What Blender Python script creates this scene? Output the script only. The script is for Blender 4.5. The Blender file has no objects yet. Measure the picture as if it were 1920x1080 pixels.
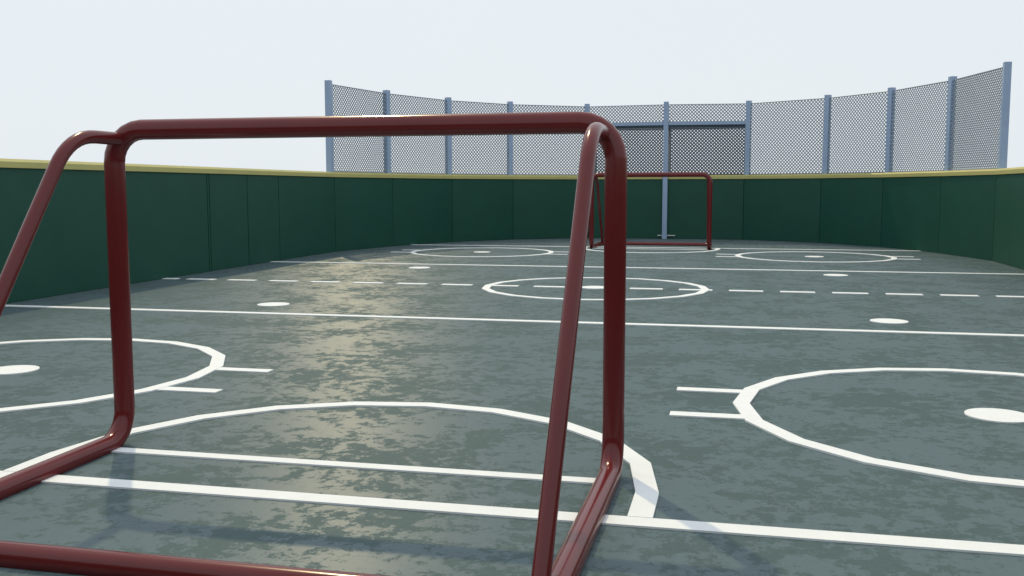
import bpy, bmesh, math
from mathutils import Vector, Matrix

scene = bpy.context.scene
COL = scene.collection
R = math.radians

# ------------------------------------------------------------------ helpers
def link(name, bm, mat, parent=None, smooth=False, bevel=0):
    me = bpy.data.meshes.new(name)
    bmesh.ops.recalc_face_normals(bm, faces=bm.faces[:])
    bm.to_mesh(me); bm.free()
    me.materials.append(mat)
    if smooth and TUBE_N:
        nn = TUBE_N.pop(); TUBE_N.clear()
        if len(nn) == len(me.vertices):
            for p in me.polygons: p.use_smooth = True
            me.normals_split_custom_set_from_vertices([tuple(b) for a, b in nn])
    if smooth:
        for p in me.polygons: p.use_smooth = True
    o = bpy.data.objects.new(name, me); COL.objects.link(o)
    if parent: o.parent = parent
    if bevel:
        m = o.modifiers.new('bevel', 'BEVEL'); m.width = bevel; m.segments = 2
        m.limit_method = 'ANGLE'; m.angle_limit = R(40)
    return o

def empty(name, loc=(0, 0, 0), rz=0):
    o = bpy.data.objects.new(name, None); COL.objects.link(o)
    o.location = loc; o.rotation_euler.z = rz
    return o

def tag(o, label=None, cat=None, group=None, kind=None):
    if label: o['label'] = label
    if cat: o['category'] = cat
    if group: o['group'] = group
    if kind: o['kind'] = kind
    return o

def prism(bm, poly, z0, z1):
    """vertical prism over a plan polygon"""
    n = len(poly)
    lo = [bm.verts.new((x, y, z0)) for x, y in poly]
    hi = [bm.verts.new((x, y, z1)) for x, y in poly]
    bm.faces.new(lo[::-1]); bm.faces.new(hi)
    for i in range(n):
        j = (i+1) % n
        bm.faces.new((lo[i], lo[j], hi[j], hi[i]))

def box(bm, x0, x1, y0, y1, z0, z1):
    prism(bm, [(x0, y0), (x1, y0), (x1, y1), (x0, y1)], z0, z1)

TUBE_N = []
def tube(bm, pts, rad, sides=28, caps=(False, False), t0=None, t1=None):
    pts = [Vector(p) for p in pts]
    n = len(pts)
    tans = []
    for i in range(n):
        a = pts[max(0, i-1)]; b = pts[min(n-1, i+1)]
        if 0 < i < n-1:
            t = (pts[i]-a).normalized() + (b-pts[i]).normalized()
        else:
            t = b-a
        tans.append(t.normalized())
    if t0 is not None: tans[0] = Vector(t0).normalized()
    if t1 is not None: tans[-1] = Vector(t1).normalized()
    ref = Vector((0, 0, 1)) if abs(tans[0].z) < .9 else Vector((1, 0, 0))
    nrm = (ref - tans[0]*ref.dot(tans[0])).normalized()
    rings = []
    for i in range(n):
        t = tans[i]
        if i:
            q = tans[i-1].rotation_difference(t); nrm = q @ nrm
            nrm = (nrm - t*nrm.dot(t)).normalized()
        bi = t.cross(nrm)
        # keep the section round through a mitred bend
        k = 1.0
        rings.append([bm.verts.new(pts[i] + (nrm*math.cos(a)+bi*math.sin(a))*rad*k)
                      for a in [2*math.pi*s/sides for s in range(sides)]])
    for i in range(n-1):
        for s in range(sides):
            u = (s+1) % sides
            bm.faces.new((rings[i][s], rings[i][u], rings[i+1][u], rings[i+1][s]))
    TUBE_N.append([(v.co.copy(), (v.co-pts[i]).normalized()) for i in range(n) for v in rings[i]])
    if caps[0]: bm.faces.new(rings[0][::-1])
    if caps[1]: bm.faces.new(rings[-1])

def arc(c, u, v, r, a0, a1, n):
    """points on an arc centred c in the plane of unit vectors u, v"""
    c, u, v = Vector(c), Vector(u), Vector(v)
    return [c + (u*math.cos(a)+v*math.sin(a))*r
            for a in [a0+(a1-a0)*i/n for i in range(n+1)]]

# ------------------------------------------------------------------ materials
def newmat(name):
    m = bpy.data.materials.new(name); m.use_nodes = True
    nt = m.node_tree; return m, nt, nt.nodes['Principled BSDF']

def N(nt, kind, **kw):
    n = nt.nodes.new(kind)
    for k, v in kw.items(): setattr(n, k, v)
    return n

def ramp(nt, stops, interp='LINEAR'):
    n = nt.nodes.new('ShaderNodeValToRGB'); cr = n.color_ramp; cr.interpolation = interp
    while len(cr.elements) < len(stops): cr.elements.new(.5)
    for e, (p, c) in zip(cr.elements, stops):
        e.position = p; e.color = (*c, 1) if len(c) == 3 else c
    return n

def noise(nt, vec, scale, detail=4, rough=.5, dist=0):
    n = nt.nodes.new('ShaderNodeTexNoise')
    n.inputs['Scale'].default_value = scale; n.inputs['Detail'].default_value = detail
    n.inputs['Roughness'].default_value = rough; n.inputs['Distortion'].default_value = dist
    nt.links.new(vec, n.inputs['Vector']); return n

def simple(name, col, rough=.5, metallic=0, spec=.5, var=.12, scale=6, bump=0, bscale=120, coat=0, coat_rough=.1):
    m, nt, b = newmat(name)
    tc = N(nt, 'ShaderNodeTexCoord')
    nz = noise(nt, tc.outputs['Object'], scale, 6, .6)
    lo = tuple(c*(1-var) for c in col); hi = tuple(min(1, c*(1+var)) for c in col)
    rp = ramp(nt, [(.3, lo), (.7, hi)])
    nt.links.new(nz.outputs['Fac'], rp.inputs['Fac'])
    nt.links.new(rp.outputs['Color'], b.inputs['Base Color'])
    b.inputs['Roughness'].default_value = rough
    b.inputs['Metallic'].default_value = metallic
    b.inputs['Specular IOR Level'].default_value = spec
    b.inputs['Coat Weight'].default_value = coat
    b.inputs['Coat Roughness'].default_value = coat_rough
    if bump:
        n2 = noise(nt, tc.outputs['Object'], bscale, 3, .6)
        bp = N(nt, 'ShaderNodeBump'); bp.inputs['Strength'].default_value = bump
        bp.inputs['Distance'].default_value = .002
        nt.links.new(n2.outputs['Fac'], bp.inputs['Height'])
        nt.links.new(bp.outputs['Normal'], b.inputs['Normal'])
    return m

M_red = simple('red_gloss_paint', (.136, .0135, .0155), .19, spec=.42, var=.06, scale=3, coat=0)
M_board = simple('green_board_plastic', (.0080, .072, .047), .5, spec=.34, var=.07, scale=2.5, bump=.25, bscale=300)
M_cap = simple('yellow_cap_plastic', (.50, .46, .165), .5, var=.05, scale=3)
M_post = simple('blue_grey_galvanised_steel', (.315, .425, .60), .42, metallic=.0, spec=.5, var=.05, scale=5)
M_wire = simple('galvanised_wire', (.235, .29, .35), .5, metallic=.0, var=.08, scale=9)
M_mesh_dark = simple('darkened_wire', (.125, .16, .20), .5, var=.08, scale=9)  # wire colour darkened to stand in for a second mesh layer behind
M_roof = simple('dark_grey_sheet', (.10, .14, .17), .6, var=.08, scale=4)
M_gap = simple('gap_shade_black', (.004, .010, .008), .9, spec=.1, var=.1)
M_latch = simple('bright_steel', (.6, .64, .66), .4, var=.05, scale=9)
M_white = simple('white_floor_paint', (.84, .87, .89), .75, spec=.2, var=.03, scale=14, bump=.3, bscale=260)

def court_material():
    m, nt, b = newmat('sealed_court_floor')
    L = nt.links
    tc = N(nt, 'ShaderNodeTexCoord'); P = tc.outputs['Object']
    big = noise(nt, P, 2.1, 3, .5)
    pat = noise(nt, P, 11, 15, .80, .12)
    # blotch mask: worn matte patches against sealed glossy ones
    add = N(nt, 'ShaderNodeMath', operation='MULTIPLY_ADD'); add.inputs[1].default_value = .42
    L.new(big.outputs['Fac'], add.inputs[0]); L.new(pat.outputs['Fac'], add.inputs[2])
    mask = ramp(nt, [(.708, (0, 0, 0)), (.728, (1, 1, 1))])
    L.new(add.outputs[0], mask.inputs['Fac'])
    fine = noise(nt, P, 40, 5, .7)
    cA = ramp(nt, [(.3, (.083, .124, .129)), (.7, (.101, .148, .153))])   # worn
    cB = ramp(nt, [(.3, (.102, .150, .168)), (.7, (.124, .176, .196))])   # sealed
    L.new(fine.outputs['Fac'], cA.inputs['Fac']); L.new(fine.outputs['Fac'], cB.inputs['Fac'])
    mx = N(nt, 'ShaderNodeMix', data_type='RGBA')
    L.new(mask.outputs['Color'], mx.inputs[0]); L.new(cB.outputs['Color'], mx.inputs[6]); L.new(cA.outputs['Color'], mx.inputs[7])
    L.new(mx.outputs[2], b.inputs['Base Color'])
    rr = N(nt, 'ShaderNodeMapRange'); rr.inputs['To Min'].default_value = .5; rr.inputs['To Max'].default_value = .8
    L.new(mask.outputs['Color'], rr.inputs['Value']); L.new(rr.outputs[0], b.inputs['Roughness'])
    sp = N(nt, 'ShaderNodeMapRange'); sp.inputs['To Min'].default_value = .5; sp.inputs['To Max'].default_value = .15
    L.new(mask.outputs['Color'], sp.inputs['Value']); L.new(sp.outputs[0], b.inputs['Specular IOR Level'])
    # the floor is broomed across its width, so its sheen runs lengthwise
    b.inputs['Anisotropic'].default_value = 1.0
    tg = N(nt, 'ShaderNodeCombineXYZ'); tg.inputs[0].default_value = -math.sin(R(5)); tg.inputs[1].default_value = math.cos(R(5))
    L.new(tg.outputs[0], b.inputs['Tangent'])
    bp = N(nt, 'ShaderNodeBump'); bp.inputs['Strength'].default_value = .12; bp.inputs['Distance'].default_value = .002
    L.new(fine.outputs['Fac'], bp.inputs['Height']); L.new(bp.outputs['Normal'], b.inputs['Normal'])
    return m
M_court = court_material()
M_ground = simple('outer_asphalt', (.07, .075, .075), .9, var=.25, scale=1.3, bump=.4, bscale=60)

# ------------------------------------------------------------------ plan of the rink (inner board face)
QUAD = [(4.85, 4.87), (4.45, 6.464), (3.815, 7.979), (2.895, 9.098), (1.527, 9.945)]
far_arc = QUAD + [(0, 9.99)] + [(-x, y) for x, y in QUAD[::-1]]
plan = far_arc + [(-x, -y) for x, y in far_arc]          # closed, counter-clockwise

def offset(poly, d):
    """offset a closed ccw polygon outwards by d"""
    n = len(poly); out = []
    for i in range(n):
        a, b, c = Vector(poly[i-1]), Vector(poly[i]), Vector(poly[(i+1) % n])
        n1 = Vector(((b-a).y, -(b-a).x)).normalized(); n2 = Vector(((c-b).y, -(c-b).x)).normalized()
        m = (n1+n2).normalized(); k = d/max(.3, m.dot(n1))
        out.append((b.x+m.x*k, b.y+m.y*k))
    return out

# ------------------------------------------------------------------ ground and court
bm = bmesh.new()
ground_outer = [(-700, -700), (700, -700), (700, 700), (-700, 700)]
vs = [bm.verts.new((x, y, -.03)) for x, y in ground_outer]; bm.faces.new(vs)
tag(link('ground', bm, M_ground), kind='structure')
bm = bmesh.new(); prism(bm, offset(plan, .16), -.028, 0)
court = link('court_floor', bm, M_court); tag(court, kind='structure')

T = .007      # thickness of the laid marking strips
def mark(name, build, z1=T):
    bm = bmesh.new(); build(bm, z1); return link(name, bm, M_white, court)

def strip(x0, x1, y0, y1):
    return lambda bm, z: box(bm, x0, x1, y0, y1, .0005, z)

def ring(cx, cy, ro, ri, n=20, a0=0, a1=360):
    def f(bm, z):
        full = abs(a1-a0) == 360
        k = n if full else round(n*(a1-a0)/360)
        A = [R(a0+(a1-a0)*i/k) for i in range(k if full else k+1)]
        rows = [[bm.verts.new((cx+r*math.cos(a), cy+r*math.sin(a), zz)) for a in A]
                for r, zz in ((ri, .0005), (ro, .0005), (ro, z), (ri, z))]
        m = len(A)
        for i in range(m if full else m-1):
            j = (i+1) % m
            for q in range(4):
                p = (q+1) % 4
                bm.faces.new((rows[q][i], rows[q][j], rows[p][j], rows[p][i]))
        if not full:
            for i in (0, m-1): bm.faces.new([rows[q][i] for q in range(4)])
    return f

def disc(cx, cy, r, n=48):
    return lambda bm, z: prism(bm, [(cx+r*math.cos(2*math.pi*i/n), cy+r*math.sin(2*math.pi*i/n)) for i in range(n)], .0005, z)

FX, FY, RO, RI = 2.517, 5.184, 1.142, 1.066
for s in (-1, 1):
    mark('goal_line', strip(-4.40, 4.40, min(s*6.885, s*6.962), max(s*6.885, s*6.962)), T)
    mark('zone_line', strip(-4.84, 4.84, s*2.6-.041, s*2.6+.041), T)
    mark('goal_mouth_line', strip(-.95, .95, min(s*6.512, s*6.568), max(s*6.512, s*6.568)), T)
    for t in (-1, 1):
        mark('faceoff_circle', ring(s*FX, t*FY, RO, RI), T+.0015)
        mark('faceoff_dot', disc(s*FX, t*FY, .137), T)
        mark('faceoff_dot', disc(s*FX, t*2.022, .137), T)
        for e in (-1, 1):
            for h in (-1, 1):
                y = t*FY + h*.276
                x0 = s*FX + e*1.06; x1 = s*FX + e*1.414
                mark('hash_mark', strip(min(x0, x1), max(x0, x1), y-.039, y+.039), T)
    # crease: half circle, then straight down to the goal line
    def crease(bm, z, s=s):
        c = 6.637
        def P(r):
            pts = [(r*math.cos(R(18*i)), -(c) + r*math.sin(R(18*i))) for i in range(11)]
            pts = [(r*1.0, -6.8855)] + pts + [(-r*1.0, -6.8855)]
            return [(x, y) if s < 0 else (-x, -y) for x, y in pts]
        O, I = P(1.143), P(1.066)
        rows = [[bm.verts.new((x, y, zz)) for x, y in q] for q, zz in ((I, .0005), (O, .0005), (O, z), (I, z))]
        m = len(O)
        for i in range(m-1):
            for q in range(4):
                p = (q+1) % 4
                bm.faces.new((rows[q][i], rows[q][i+1], rows[p][i+1], rows[p][i]))
        for i in (0, m-1): bm.faces.new([rows[q][i] for q in range(4)])
    mark('goal_crease', crease, T+.0015)
mark('centre_circle', ring(0, 0, RO, RI), T+.0015)
mark('centre_dot', disc(0, 0, .137), T+.003)
k = -10
while True:
    x0 = .357 + k*(.4905 if k < 0 else .4845); x1 = x0+.325
    if x0 > 4.8: break
    x0c, x1c = max(x0, -4.84), min(x1, 4.84)
    mark('centre_line_dash', strip(x0c, x1c, -.050, .050), T); k += 1
mark('centre_line_dash', strip(-4.845, -4.68, -.050, .050), T)

# ------------------------------------------------------------------ boards
BZ = 1.186
boards = empty('rink_boards', (0, 0, 0))
tag(boards, 'low dark green rink wall with yellow top rail around the court', 'rink wall')
outer = offset(plan, .07)
n = len(plan)
def board_panel(a, b, na, nb, g=.0042):
    """panel between inner points a, b with outer points na, nb"""
    a, b, na, nb = map(Vector, (a, b, na, nb)); d = (b-a).normalized()
    bm = bmesh.new()
    prism(bm, [tuple(a+d*g), tuple(b-d*g), tuple(nb-d*g), tuple(na+d*g)], .002, BZ)
    return link('board_panel', bm, M_board, boards, bevel=.003)
for i in range(n):
    a, b = plan[i], plan[(i+1) % n]; na, nb = outer[i], outer[(i+1) % n]
    if abs(a[0]) > 4.8 and abs(b[0]) > 4.8 and a[0]*b[0] > 0:      # the long straight sides
        sgn = 1 if a[0] > 0 else -1
        cuts = [4.87, 2.89, 1.985, 1.035, .985, -2.9, -4.87] if sgn < 0 else [4.87, 2.89, 1.0, -1.0, -2.9, -4.87]
        cuts = cuts if a[1] > b[1] else cuts[::-1]
        for y0, y1 in zip(cuts, cuts[1:]):
            board_panel((a[0], y0), (a[0], y1), (na[0], y0), (na[0], y1), .0075)
    else:
        board_panel(a, b, na, nb)
# added near-black sheet that puts the shade of the open joints into colour
bm = bmesh.new()
o1, o2 = offset(plan, .072), offset(plan, .10)
def loop_solid(bm, inner, outr, prof):
    """closed loop swept with a profile list of (t, z), t from inner (0) to outer (1)"""
    m = len(inner); rows = []
    for t, z in prof:
        rows.append([bm.verts.new((ix+(ox-ix)*t, iy+(oy-iy)*t, z)) for (ix, iy), (ox, oy) in zip(inner, outr)])
    for q in range(len(prof)):
        p = (q+1) % len(prof)
        for i in range(m):
            j = (i+1) % m
            bm.faces.new((rows[q][i], rows[q][j], rows[p][j], rows[p][i]))
loop_solid(bm, o1, o2, [(0, .0), (1, .0), (1, BZ-.001), (0, BZ-.001)])
link('gap_shade_sheet', bm, M_gap, boards)
bm = bmesh.new()
loop_solid(bm, offset(plan, -.022), offset(plan, .13), [(0, BZ+.001), (1, BZ+.001), (1, 1.255), (.93, 1.266), (.20, 1.266), (.0, 1.240)])
link('top_rail', bm, M_cap, boards)
bm = bmesh.new(); box(bm, -.13, .215, 9.948, 9.965, .060, .080)
link('drop_bolt', bm, M_latch, boards)

# ------------------------------------------------------------------ fence behind the far end
HALF = [(4.892, 4.844), (4.539, 6.524), (3.887, 8.075), (2.953, 9.194), (1.559, 10.075)]
FZ = 2.70
fence = empty('chain_link_fence', (0, 10.0, 0))
tag(fence, 'tall blue grey chain link fence curving behind the far end of the rink', 'fence')
# boards carry a rail 0.13 m deep: the posts rise just behind and through it
fp = [(x+.03, y+.02) for x, y in HALF] + [(0.005, 9.965)] + [(-x-.03, y+.02) for x, y in HALF[::-1]]
inv = Matrix.Translation((0, -10.0, 0))
PW = .047
for i, (x, y) in enumerate(fp):
    bm = bmesh.new(); box(bm, x-PW, x+PW, y-PW-10, y+PW-10, 0.001, FZ)
    bmesh.ops.rotate(bm, verts=bm.verts[:], cent=(x, y-10, 0),
                     matrix=Matrix.Rotation(0 if i == 5 else math.atan2(y-4.9, x)*1.0-R(90) if 2 < i < 8 else math.atan2(y-4.9, x)-R(90), 3, 'Z'))
    link('fence_post', bm, M_post, fence, bevel=.003)

def wire_panel(a, b, z0, z1, parent, off, pitch=.066, w=.0086, oy=10.0, ph=.5, mat=None):
    """diamond wire mesh between plan points a and b"""
    a = Vector((a[0], a[1]-oy)); b = Vector((b[0], b[1]-oy)); Ln = (b-a).length; d = (b-a)/Ln
    nn = Vector((-d.y, d.x)); H = z1-z0
    bm = bmesh.new()
    def P(s, z, dep): q = a+d*s+nn*dep; return Vector((q.x, q.y, z0+z))
    for sg in (1, -1):
        c = -H if sg > 0 else 0
        k = math.floor(c/pitch)*pitch + pitch*ph
        end = Ln if sg > 0 else Ln+H
        while k < end:
            # line s = k + z (sg>0) or s = k - z (sg<0), clipped to 0..Ln
            if sg > 0: zlo, zhi = max(0, -k), min(H, Ln-k)
            else: zlo, zhi = max(0, k-Ln), min(H, k)
            if zhi-zlo > .02:
                s0, s1 = k+sg*zlo, k+sg*zhi
                dp = off+sg*.004
                u = Vector((1, sg)).normalized(); pv = Vector((-u.y, u.x))*w
                v = []
                for (s, z) in ((s0, zlo), (s1, zhi)):
                    v.append([bm.verts.new(P(s+pv.x*q, z+pv.y*q, dp+r)) for q, r in ((1, 0), (0, w), (-1, 0), (0, -w))])
                for q in range(4):
                    p = (q+1) % 4; bm.faces.new((v[0][q], v[0][p], v[1][p], v[1][q]))
            k += pitch
    # top selvage wire
    for z in (H-.004, .004):
        v = [[bm.verts.new(P(s, z+q*w, off+r)) for q, r in ((1, 0), (0, w), (-1, 0), (0, -w))] for s in (0, Ln)]
        for q in range(4):
            p = (q+1) % 4; bm.faces.new((v[0][q], v[0][p], v[1][p], v[1][q]))
    return link('wire_mesh', bm, mat or M_wire, parent)
MZ = 2.645
for i in range(10):
    a, b = Vector(fp[i]), Vector(fp[i+1])
    if i in (4, 5):          # middle bays: mesh above the cross rail and, set in a little, below it
        wire_panel(a, b, 2.30, MZ, fence, 0)
        d = (b-a).normalized()
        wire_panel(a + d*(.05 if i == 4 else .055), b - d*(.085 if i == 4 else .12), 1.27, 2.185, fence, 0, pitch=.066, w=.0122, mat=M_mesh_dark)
    else:
        wire_panel(a, b, 1.27, MZ, fence, 0)
# cross rails of the two middle bays
for i in (4, 5):
    a, b = Vector(fp[i]), Vector(fp[i+1]); d = (b-a).normalized(); nn = Vector((-d.y, d.x))
    bm = bmesh.new(); q = .03
    a2, b2 = a+d*.045, b-d*.045
    prism(bm, [((a2+nn*q).x, (a2+nn*q).y-10), ((b2+nn*q).x, (b2+nn*q).y-10), ((b2-nn*q).x, (b2-nn*q).y-10), ((a2-nn*q).x, (a2-nn*q).y-10)], 2.245, 2.305)
    link('cross_rail', bm, M_post, fence, bevel=.003)

# bench shelter behind the two middle bays
sh = empty('bench_shelter', (0, 10.7, 0))
tag(sh, 'dark flat roofed open backed bench shelter behind the two middle fence bays', 'shelter')
D = 1.15
bm = bmesh.new(); box(bm, -1.60, 1.60, -.57, -.57+D, 2.235, 2.262); link('shelter_roof', bm, M_roof, sh)
bm = bmesh.new(); box(bm, -1.598, 1.598, -.575, -.571, 2.165, 2.30); link('underside_shade_strip', bm, M_roof, sh)  # added dark strip standing in for the shaded underside of the roof
for x in (-1.57, .0, 1.57):
    bm = bmesh.new(); box(bm, x-.02, x+.02, -.56, -.57+D, .0, 2.233); link('side_panel', bm, M_roof, sh)

# ------------------------------------------------------------------ goals
def make_goal():
    g = empty('hockey_goal')
    X, ZT, r, r2 = .966, 1.225, .0385, .0245
    RT, RB, YB = .125, .125, -1.18          # corner radii, depth of the base
    zb = .018                                 # the base rails are bedded in the floor
    # crossbar with its two rounded corners
    c = X-RT
    pts = arc((c, 0, ZT-RT), (1, 0, 0), (0, 0, 1), RT, 0, R(90), 6) + arc((-c, 0, ZT-RT), (1, 0, 0), (0, 0, 1), RT, R(90), R(180), 6)
    bm = bmesh.new(); tube(bm, pts, r, t0=(0, 0, 1), t1=(0, 0, -1)); link('crossbar', bm, M_red, g, smooth=True)
    for s in (-1, 1):
        bm = bmesh.new(); tube(bm, [(s*X, 0, ZT-RT), (s*X, 0, zb+RB)], r)
        link('goal_post', bm, M_red, g, smooth=True)
        # bottom bend, side runner and rear corner, meeting the back bar
        xb = s*(X-.008)
        pts = arc((s*X, -RB, zb+RB), (0, 1, 0), (0, 0, -1), RB, 0, R(90), 8)
        pts += arc((xb-s*.12, YB+.12, zb), (s, 0, 0), (0, -1, 0), .12, 0, R(90), 8)
        bm = bmesh.new(); tube(bm, pts, r, t0=(0, 0, -1), t1=(-s, 0, 0)); link('base_runner', bm, M_red, g, smooth=True)
        # rear brace
        xs = s*.925; sl = .706
        y0 = -.31; zt = 1.190
        bend = []
        A = Vector((xs, 0, zt)); B = Vector((xs, y0, zt)); Cc = Vector((xs, y0-sl*(zt-.05), .05))
        u1 = (A-B).normalized(); u2 = (Cc-B).normalized(); tl = .14
        P0, P1 = B+u1*tl, B+u2*tl
        for i in range(9):
            t = i/8; bend.append(P0*(1-t)**2 + B*2*t*(1-t) + P1*t*t)
        bm = bmesh.new(); tube(bm, [A] + bend + [Cc], r2)
        link('back_brace', bm, M_red, g, smooth=True)
    bm = bmesh.new(); xe = X-.008-.12
    tube(bm, [(-xe, YB, zb), (xe, YB, zb)], r); link('back_bar', bm, M_red, g, smooth=True)
    return g
g1 = make_goal(); g1.location = (0, -6.424, 0)
tag(g1, 'large dark red goal frame close to the camera, seen from behind', 'goal', 'dark red tube goal frames')
g2 = g1.copy(); COL.objects.link(g2)
for ch in list(g1.children):
    c = ch.copy(); COL.objects.link(c); c.parent = g2
g2.location = (0.0, 6.49, 0); g2.rotation_euler.z = math.pi
tag(g2, 'small distant dark red goal frame in front of the far boards and middle fence post', 'goal', 'dark red tube goal frames')

# ------------------------------------------------------------------ camera (solved from the floor markings)
f, pitch, roll, yaw, cx, cy = 1837.16, -.1010, -.0009, -.2231, 1.3656, -9.7907
F = Vector((math.sin(yaw)*math.cos(pitch), math.cos(yaw)*math.cos(pitch), math.sin(pitch)))
Rv = Vector((math.cos(yaw), -math.sin(yaw), 0)); U = Rv.cross(F)
R2 = Rv*math.cos(roll)+U*math.sin(roll); U2 = -Rv*math.sin(roll)+U*math.cos(roll)
cam = bpy.data.cameras.new('camera'); cam.sensor_width = 36; cam.lens = 36*f/1920
cam.clip_start = .02; cam.clip_end = 3000
co = bpy.data.objects.new('camera', cam); COL.objects.link(co)
co.matrix_world = Matrix(((R2.x, U2.x, -F.x, cx), (R2.y, U2.y, -F.y, cy), (R2.z, U2.z, -F.z, 1.0), (0, 0, 0, 1)))
scene.camera = co

# ------------------------------------------------------------------ light
AZ, EL = R(-32.5), R(50.7)        # azimuth from +y towards +x
sd = Vector((math.cos(EL)*math.sin(AZ), math.cos(EL)*math.cos(AZ), math.sin(EL)))
sun = bpy.data.lights.new('sun', 'SUN'); sun.energy = 1.55; sun.angle = R(1.0); sun.color = (1, .82, .48)
so = bpy.data.objects.new('sun', sun); COL.objects.link(so)
so.rotation_euler = (-sd).to_track_quat('-Z', 'Y').to_euler(); so.location = (-5, 8, 12)

w = bpy.data.worlds.new('World'); scene.world = w; w.use_nodes = True
nt = w.node_tree; bg = nt.nodes['Background']
sky = nt.nodes.new('ShaderNodeTexSky'); sky.sky_type = 'NISHITA'; sky.sun_disc = False
sky.sun_elevation = EL; sky.sun_rotation = AZ; sky.air_density = 1; sky.dust_density = 3; sky.ozone_density = 1
sc = nt.nodes.new('ShaderNodeVectorMath'); sc.operation = 'SCALE'; sc.inputs['Scale'].default_value = .004
nt.links.new(sky.outputs['Color'], sc.inputs[0])
# a bright thin overcast veil over that sky
tc = nt.nodes.new('ShaderNodeTexCoord')
nz = noise(nt, tc.outputs['Generated'], 1.6, 4, .5)
rp = ramp(nt, [(.3, (.77, .825, .87)), (.7, (.785, .835, .87))])
nt.links.new(nz.outputs['Fac'], rp.inputs['Fac'])
ad = nt.nodes.new('ShaderNodeVectorMath'); ad.operation = 'ADD'
nt.links.new(rp.outputs['Color'], ad.inputs[0]); nt.links.new(sc.outputs['Vector'], ad.inputs[1])
nt.links.new(ad.outputs['Vector'], bg.inputs['Color']); bg.inputs['Strength'].default_value = 1.0

scene.view_settings.view_transform = 'Standard'; scene.view_settings.look = 'None'
scene.view_settings.exposure = 0; scene.view_settings.gamma = 1
scene.cycles.use_denoising = True
scene.cycles.max_bounces = 6
